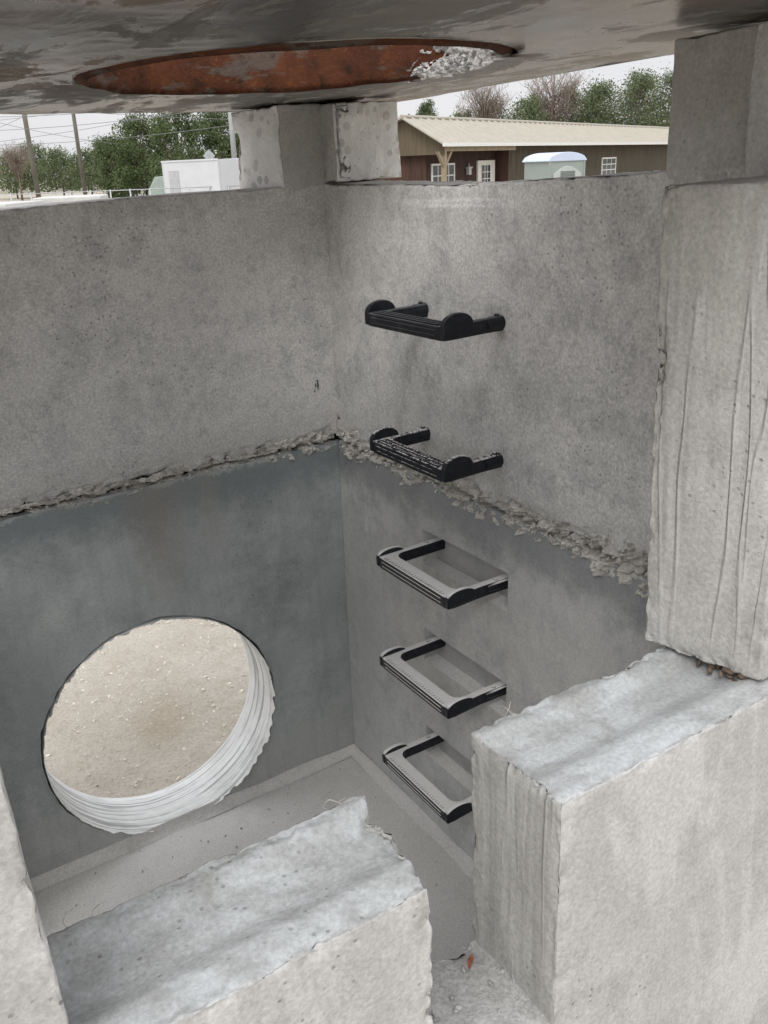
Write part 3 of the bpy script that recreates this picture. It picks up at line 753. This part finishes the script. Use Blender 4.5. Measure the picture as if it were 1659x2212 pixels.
# box truck
TK=empty("box_truck",bgm(-7.2,46,math.radians(-38)),"white box truck parked in the yard","truck")
M_TRK=simple("white_truck_paint",(.62,.63,.65),.4,.04,2)
mb=MB(); bx(mb,(-1.9,1.9),(-1.2,1.2),(.85,2.62))
for x in (-1.92,1.89): 
    for y in (-1.22,1.17): bx(mb,(x,x+.04),(y,y+.05),(.83,2.64))
bx(mb,(-1.95,1.95),(-1.23,-1.2),(2.58,2.66)); bx(mb,(-1.95,1.95),(1.2,1.23),(2.58,2.66))
rigid(mb.obj("cargo_box",None,[M_TRK],False),TK)
mb=MB(); bx(mb,(-1.5,-.8),(-1.225,-1.205),(1.1,2.2)); rigid(mb.obj("side_door",None,[simple("grey_white_panel",(.46,.46,.47),.5)],False,bevel=.01),TK)
mb=MB(); mb.add([(-3.5,-1,.5),(-3.5,1,.5),(-1.95,1,.5),(-1.95,-1,.5),(-3.45,-1,1.3),(-3.45,1,1.3),(-1.95,1,2.0),(-1.95,-1,2.0),(-2.9,-.95,1.95),(-2.9,.95,1.95)],[(0,1,2,3),(0,4,5,1),(4,8,9,5),(8,7,6,9),(0,3,7,8,4),(1,5,9,6,2),(3,2,6,7)])
rigid(mb.obj("cab",None,[simple("pale_green_paint",(.30,.36,.32),.4)],False,bevel=.04),TK)
for x in (-2.7,1.2):
    for y in (-1.05,1.05):
        mb=MB(); tube(mb,[(x,y-.12,.42),(x,y+.12,.42)],.42,20); rigid(mb.obj("wheel",None,[simple("tyre_rubber",(.03,.03,.03),.8)],False),TK)
mb=MB(); bx(mb,(-3.3,1.9),(-.9,.9),(.5,.84)); rigid(mb.obj("chassis",None,[M_GLS],False),TK)
M_TANK=concrete("white_precast",(.52,.52,.50),(.60,.60,.58),(.4,.4,.38),.3,.2)
for (X,D,rot,hgt,w) in ((-5.45,18,.15,1.80,.55),(-5.75,15,-.1,1.80,.45),(-9.6,24,.3,1.5,1.1)):
    e=empty("precast_tank",bgm(X,D,rot),"pale precast concrete tank standing in the yard","concrete tank","precast tanks in the yard")
    mb=MB(); block(mb,(-w,w),(-.6,.6),(0,hgt-.1),.15,.03,.003,0); rigid(mb.obj("body",None,[M_TANK]),e)
    mb=MB(); block(mb,(-w-.05,w+.05),(-.66,.66),(hgt-.1,hgt),.1,.02,.003,0); rigid(mb.obj("cover",None,[M_TANK]),e)
M_POLE=simple("weathered_pole_wood",(.17,.16,.13),.9,.3,4,streak=True); M_STL=simple("galvanised_steel",(.45,.47,.48),.5,.08,3,metal=.3)
M_INS=simple("grey_insulator",(.20,.20,.21),.5)
def upole(X,D,h,lean=0):
    e=empty("utility_pole",bgm(X,D,0),"tall weathered wooden utility pole carrying wires","utility pole","utility poles")
    mb=MB(); tube(mb,[(0,0,0),(lean*.5,0,h*.5),(lean,0,h)],[.16,.14,.11],10); rigid(mb.obj("pole",None,[M_POLE]),e)
    for z in (h-.6,h-1.9):
        mb=MB(); bx(mb,(-1.3,1.3),(-.17,-.08),(z-.06,z+.06)); rigid(mb.obj("crossarm",None,[M_POLE],False),e)
upole(-20.2,60,12,-.1); upole(-21.6,75,14); upole(-27,80,13)
mb=MB(); tube(mb,[(0,0,0),(0,0,10)],[.15,.11],14)
sp=mb.obj("steel_pole",None,[M_STL]); sp.matrix_world=bgm(-6.45,50); tag(sp,"tall galvanised steel pole beside the trees","steel pole")
def wire(p0,p1,sag,r=.014):
    P=[]
    for i in range(17):
        t=i/16; P.append((p0[0]+(p1[0]-p0[0])*t,p0[1]+(p1[1]-p0[1])*t,p0[2]+(p1[2]-p0[2])*t-4*sag*t*(1-t)))
    mb=MB(); tube(mb,P,r,5); o=mb.obj("overhead_wire",None,[M_INS]); o.matrix_world=BG.copy(); tag(o,"thin dark overhead wire strung between poles","wire","overhead wires")
for (z0,z1,x0,x1,d0,d1) in ((6.2,5.6,-30,-6.4,62,50),(5.2,5.2,-30,-6.4,60,50),(7.6,6.6,-34,-4,70,58),(8.6,4.9,-34,-5,72,60),(5.6,7.9,-34,-8,68,70),(4.6,4.5,-32,-7,64,55),(9.2,5.8,-34,-6,75,60),(4.2,6.4,-34,-6,70,60),(8.0,4.0,-30,-16,60,66),(4.4,8.4,-30,-17,70,66)):
    wire((x0,d0,z0),(x1,d1,z1),.5)
S=empty("road_sign",bgm(-7.9,51,.1),"back of a grey diamond road sign on post","road sign")
mb=MB(); q=.32; mb.add([(0,0,2.88-q),(q,0,2.88),(0,0,2.88+q),(-q,0,2.88),(0,.02,2.88-q),(q,.02,2.88),(0,.02,2.88+q),(-q,.02,2.88)],[(0,1,2,3),(4,7,6,5),(0,4,5,1),(1,5,6,2),(2,6,7,3),(3,7,4,0)])
rigid(mb.obj("sign_panel",None,[M_STL],False),S)
mb=MB(); bx(mb,(-.03,.03),(-.05,-.01),(0,3.0)); rigid(mb.obj("post",None,[M_STL],False),S)
FE=empty("wire_fence",bgm(-11,44,.05),"low grey wire fence with posts along the yard","fence")
mb=MB()
for i in range(13): tube(mb,[(-5+i*.9,0,0),(-5+i*.9,0,1.5)],.035,6)
for z in (.5,1.0,1.45): tube(mb,[(-5,0,z),(5.8,0,z)],.02,5)
rigid(mb.obj("rail",None,[M_STL]),FE)
# trees
def leafmat(name,c1,c2):
    s=NT(name); n=s.noise(.7,3,.6); n2=s.noise(3,2,.6)
    col=s.mix(s.rng(n,.35,.65),c1,c2); col=s.mix(s.rng(n2,.45,.7,0,.4),col,tuple(x*1.3 for x in c2))
    s.fin(col,.9,spec=.03); return s.mat
M_LF=leafmat("broad_evergreen_leaf",(.080,.108,.048),(.112,.145,.068)); M_PN=leafmat("pine_needle",(.100,.128,.064),(.138,.17,.088)); M_DR=leafmat("dry_brown_twig",(.20,.155,.13),(.27,.22,.185))
M_BK=simple("bark",(.20,.165,.14),.9,.3,5,streak=True)
def leafquad(V,F,p,s):
    d=Vector((random.gauss(0,1),random.gauss(0,1),random.gauss(0,1))).normalized(); u=d.orthogonal().normalized(); u.rotate(Matrix.Rotation(random.random()*6.28,3,d)); w=d.cross(u)
    o=len(V); V+= [tuple(p-u*s*.5),tuple(p+w*s*.32),tuple(p+u*s*.6),tuple(p-w*s*.32)]; F.append((o,o+1,o+2,o+3))
def tree(name,X,D,h,w,kind,label,cat,seed,ls=.14,n=13000):
    random.seed(seed)
    e=empty(name,bgm(X,D,random.random()*6),label,cat,"trees around the yard")
    mb=MB(); tube(mb,[(0,0,0),(.05*h*.3,0,h*.35),(0,.02*h,h*.9)],[h*.022,h*.015,h*.003],8)
    V=[];F=[]
    if kind=='broad':
        cl=[]
        for i in range(60):
            t=random.random()*6.28; ph=random.random(); rr=w*.5*math.sqrt(random.random())*.95; z=h*(.12+.82*ph); lim=math.sin(math.pi*min(1,max(.06,(ph*.82+.16))))**.55
            cl.append((Vector((math.cos(t)*rr*lim,math.sin(t)*rr*lim,z)),w*random.uniform(.07,.15)))
        for i in range(n):
            c,r_=random.choice(cl); d=Vector((random.gauss(0,1),random.gauss(0,1),random.gauss(0,.8)))
            leafquad(V,F,c+d.normalized()*r_*random.random()**.35*1.15,ls*random.uniform(.6,1.3))
        for c,r_ in cl[:20]: tube(mb,[(0,0,h*.3),(c.x*.5,c.y*.5,(h*.3+c.z)/2),tuple(c)],[h*.010,h*.006,h*.002],5)
    elif kind=='pine':
        nb=28
        for i in range(nb):
            ph=.15+.85*i/nb; L=w*.5*(1-ph**2.2)**.7*random.uniform(.5,1.25)+.3
            for k in range(5):
                t=random.random()*6.28; tip=Vector((math.cos(t)*L,math.sin(t)*L,h*ph+L*.2+random.gauss(0,.15))); b0=Vector((0,0,h*ph*.95))
                tube(mb,[tuple(b0),tuple(tip)],[h*.004,h*.001],4)
                for q in range(max(4,n//(nb*5))):
                    f=1-.7*random.random()**1.6; p=b0.lerp(tip,f)+Vector((random.gauss(0,1),random.gauss(0,1),random.gauss(0,1)))*(.05*w)
                    leafquad(V,F,p,ls*random.uniform(.5,1.2))
    else:
        for i in range(90):
            t=random.random()*6.28; z0=h*random.uniform(.25,.7); rr=w*.5*random.uniform(.25,1); z1=z0+(h-z0)*random.uniform(.5,1)*(1-.35*(rr/(w*.5))**2)
            tip=Vector((math.cos(t)*rr,math.sin(t)*rr,z1)); mid=Vector((math.cos(t)*rr*.45,math.sin(t)*rr*.45,(z0+z1)*.52))
            tube(mb,[(0,0,z0),tuple(mid),tuple(tip)],[h*.004,h*.0025,h*.001],4)
            for q in range(9):
                s0=mid.lerp(tip,random.random()); dd=Vector((random.gauss(0,.5),random.gauss(0,.5),random.uniform(.3,1.2))).normalized()*h*random.uniform(.05,.13)
                tube(mb,[tuple(s0),tuple(s0+dd)],[h*.0014,h*.0007],3,cap=False)
        for i in range(n):
            t=random.random()*6.28; rr=w*.5*math.sqrt(random.random()); z=h*(.45+.5*random.random()*(1-.4*(rr/(w*.5))**2)); leafquad(V,F,Vector((math.cos(t)*rr,math.sin(t)*rr,z)),ls*.35*random.uniform(.5,1.2))
    rigid(mb.obj("trunk",None,[M_DR if kind=='bare' else M_BK]),e)
    me=mesh_from(V,F,"crown"); o=new_obj("crown",me,None,[{'broad':M_LF,'pine':M_PN,'bare':M_DR}[kind]],False); rigid(o,e)
LB="dense dark evergreen tree behind the yard";LP="green pine tree behind the yard";LD="bare leafless tree with brown twigs behind house"
tree("evergreen_tree",-15.2,68,5.9,5.8,'broad',LB,"tree",1); tree("evergreen_tree",-12.4,66,6.6,5.8,'broad',LB,"tree",2,n=15000); tree("evergreen_tree",-9.8,69,6.4,5.8,'broad',LB,"tree",3,n=15000); tree("evergreen_tree",-17.6,70,4.6,4.4,'broad',LB,"tree",4,n=9000); tree("evergreen_tree",-7.8,72,6.1,5.0,'broad',LB,"tree",5,n=10000)
for i,(X,D,h,w) in enumerate(((-31,100,4.6,5),(-35,104,5.4,5.2),(-27.5,98,4.4,5),(-24.5,96,4.6,5),(-22,94,5.0,4.6),(-38,106,4.6,5),(-29,110,6,5),(-25,108,5.6,5))):
    tree("pine_tree",X,D,h,w,'pine',LP,"tree",20+i,.18,5600)
for i,(X,D,h,w) in enumerate(((6.6,92,7.4,3),(15.3,88,7.0,5.5),(22.4,90,8.2,6.4),(25.6,88,8.9,6.2),(29.0,90,9.0,6.4),(20.0,92,8.2,5.6),(32.5,92,9.2,6),(12.8,92,7.2,5),(24.0,96,8.6,6),(27.4,95,9.4,6),(17.2,94,7.6,5.5),(10.2,93,6.4,5))):
    tree("pine_tree",X,D,h,w,'pine',LP,"tree",40+i,.17,9000)
for i,(X,D,h,w) in enumerate(((11.7,90,9.3,5.6),(18.2,90,10.2,6.6),(-34,96,5.6,4))):
    tree("bare_tree",X,D,h,w,'bare',LD if X>0 else "bare leafless tree at the yard edge","tree",60+i,.3,900)
random.seed(99);V=[];F=[]
for i in range(24000):
    t=random.uniform(-1.1,1.1); D=random.uniform(140,165); X=D*t; hh=4.4+1.6*sn(X*.06,0,0)+1.2*sn(X*.3,3,0)+ (3.6 if X>0 else 0)
    leafquad(V,F,Vector((X,D,random.random()**.8*hh)),random.uniform(.4,1.0))
o=new_obj("far_woodland",mesh_from(V,F,"far_woodland"),None,[M_PN],False); o.matrix_world=BG.copy(); tag(o,"far belt of mixed green woodland beyond the yard","woodland",kind="stuff")
# ---------------------------------------------------------------- light, sky, camera
w=bpy.data.worlds.new("World"); scn.world=w; w.use_nodes=True; nt=w.node_tree; nt.nodes.clear()
out=nt.nodes.new('ShaderNodeOutputWorld'); bgn=nt.nodes.new('ShaderNodeBackground'); sky=nt.nodes.new('ShaderNodeTexSky'); sky.sky_type='NISHITA'; sky.sun_disc=False
EL=math.radians(48); sky.sun_elevation=EL
sd=Vector((.55,.55,0)).normalized()
src=-sd; sky.sun_rotation=math.atan2(src.x,src.y)
hs=nt.nodes.new('ShaderNodeHueSaturation'); hs.inputs['Saturation'].default_value=.2; nt.links.new(sky.outputs[0],hs.inputs['Color'])
mx=nt.nodes.new('ShaderNodeMix'); mx.data_type='RGBA'; mx.inputs[0].default_value=.86
nt.links.new(hs.outputs[0],mx.inputs[6])
tc=nt.nodes.new('ShaderNodeTexCoord'); ns=nt.nodes.new('ShaderNodeTexNoise'); ns.inputs['Scale'].default_value=2.2; ns.inputs['Detail'].default_value=3
mp=nt.nodes.new('ShaderNodeMapping'); mp.inputs['Scale'].default_value=(1,1,4); nt.links.new(tc.outputs['Generated'],mp.inputs[0]); nt.links.new(mp.outputs[0],ns.inputs[0])
cm=nt.nodes.new('ShaderNodeMix'); cm.data_type='RGBA'; cm.inputs[6].default_value=(5.3,5.3,5.5,1); cm.inputs[7].default_value=(6.5,6.45,6.65,1); nt.links.new(ns.outputs[0],cm.inputs[0])
sx=nt.nodes.new('ShaderNodeSeparateXYZ'); nt.links.new(tc.outputs['Generated'],sx.inputs[0])
mr=nt.nodes.new('ShaderNodeMapRange'); mr.inputs[1].default_value=.12; mr.inputs[2].default_value=.85; mr.inputs[3].default_value=1.0; mr.inputs[4].default_value=2.4; nt.links.new(sx.outputs[2],mr.inputs[0])
vm_=nt.nodes.new('ShaderNodeVectorMath'); vm_.operation='SCALE'; nt.links.new(cm.outputs[2],vm_.inputs[0]); nt.links.new(mr.outputs[0],vm_.inputs['Scale'])
nt.links.new(vm_.outputs[0],mx.inputs[7])
nt.links.new(mx.outputs[2],bgn.inputs[0]); bgn.inputs[1].default_value=.14; nt.links.new(bgn.outputs[0],out.inputs[0])
sl=bpy.data.lights.new("sun",'SUN'); sl.energy=1.5; sl.angle=math.radians(30); sl.color=(1,.98,.95); so=bpy.data.objects.new("sun",sl); COL.objects.link(so)
dirv=Vector((sd.x*math.cos(EL),sd.y*math.cos(EL),-math.sin(EL))); so.rotation_euler=dirv.to_track_quat('-Z','Y').to_euler(); so.location=(-3,-3,8)
cd=bpy.data.cameras.new("camera"); cam=bpy.data.objects.new("camera",cd); COL.objects.link(cam)
cd.sensor_fit='VERTICAL'; cd.sensor_height=36; cd.sensor_width=27; cd.lens=36*1927/2212; cd.clip_start=.02; cd.clip_end=4000
cx=Vector((.8497,-.5233,-.0655)).normalized(); cz=Vector((-.4678,-.8054,.3635)); cz=(cz-cx*cz.dot(cx)).normalized(); cy=cz.cross(cx)
Mc=Matrix((cx,cy,cz)).transposed().to_4x4()
M4=RV@Mc; M4.translation=EYE; cam.matrix_world=M4
scn.camera=cam
scn.view_settings.view_transform='Standard'; scn.view_settings.look='None'; scn.view_settings.exposure=0
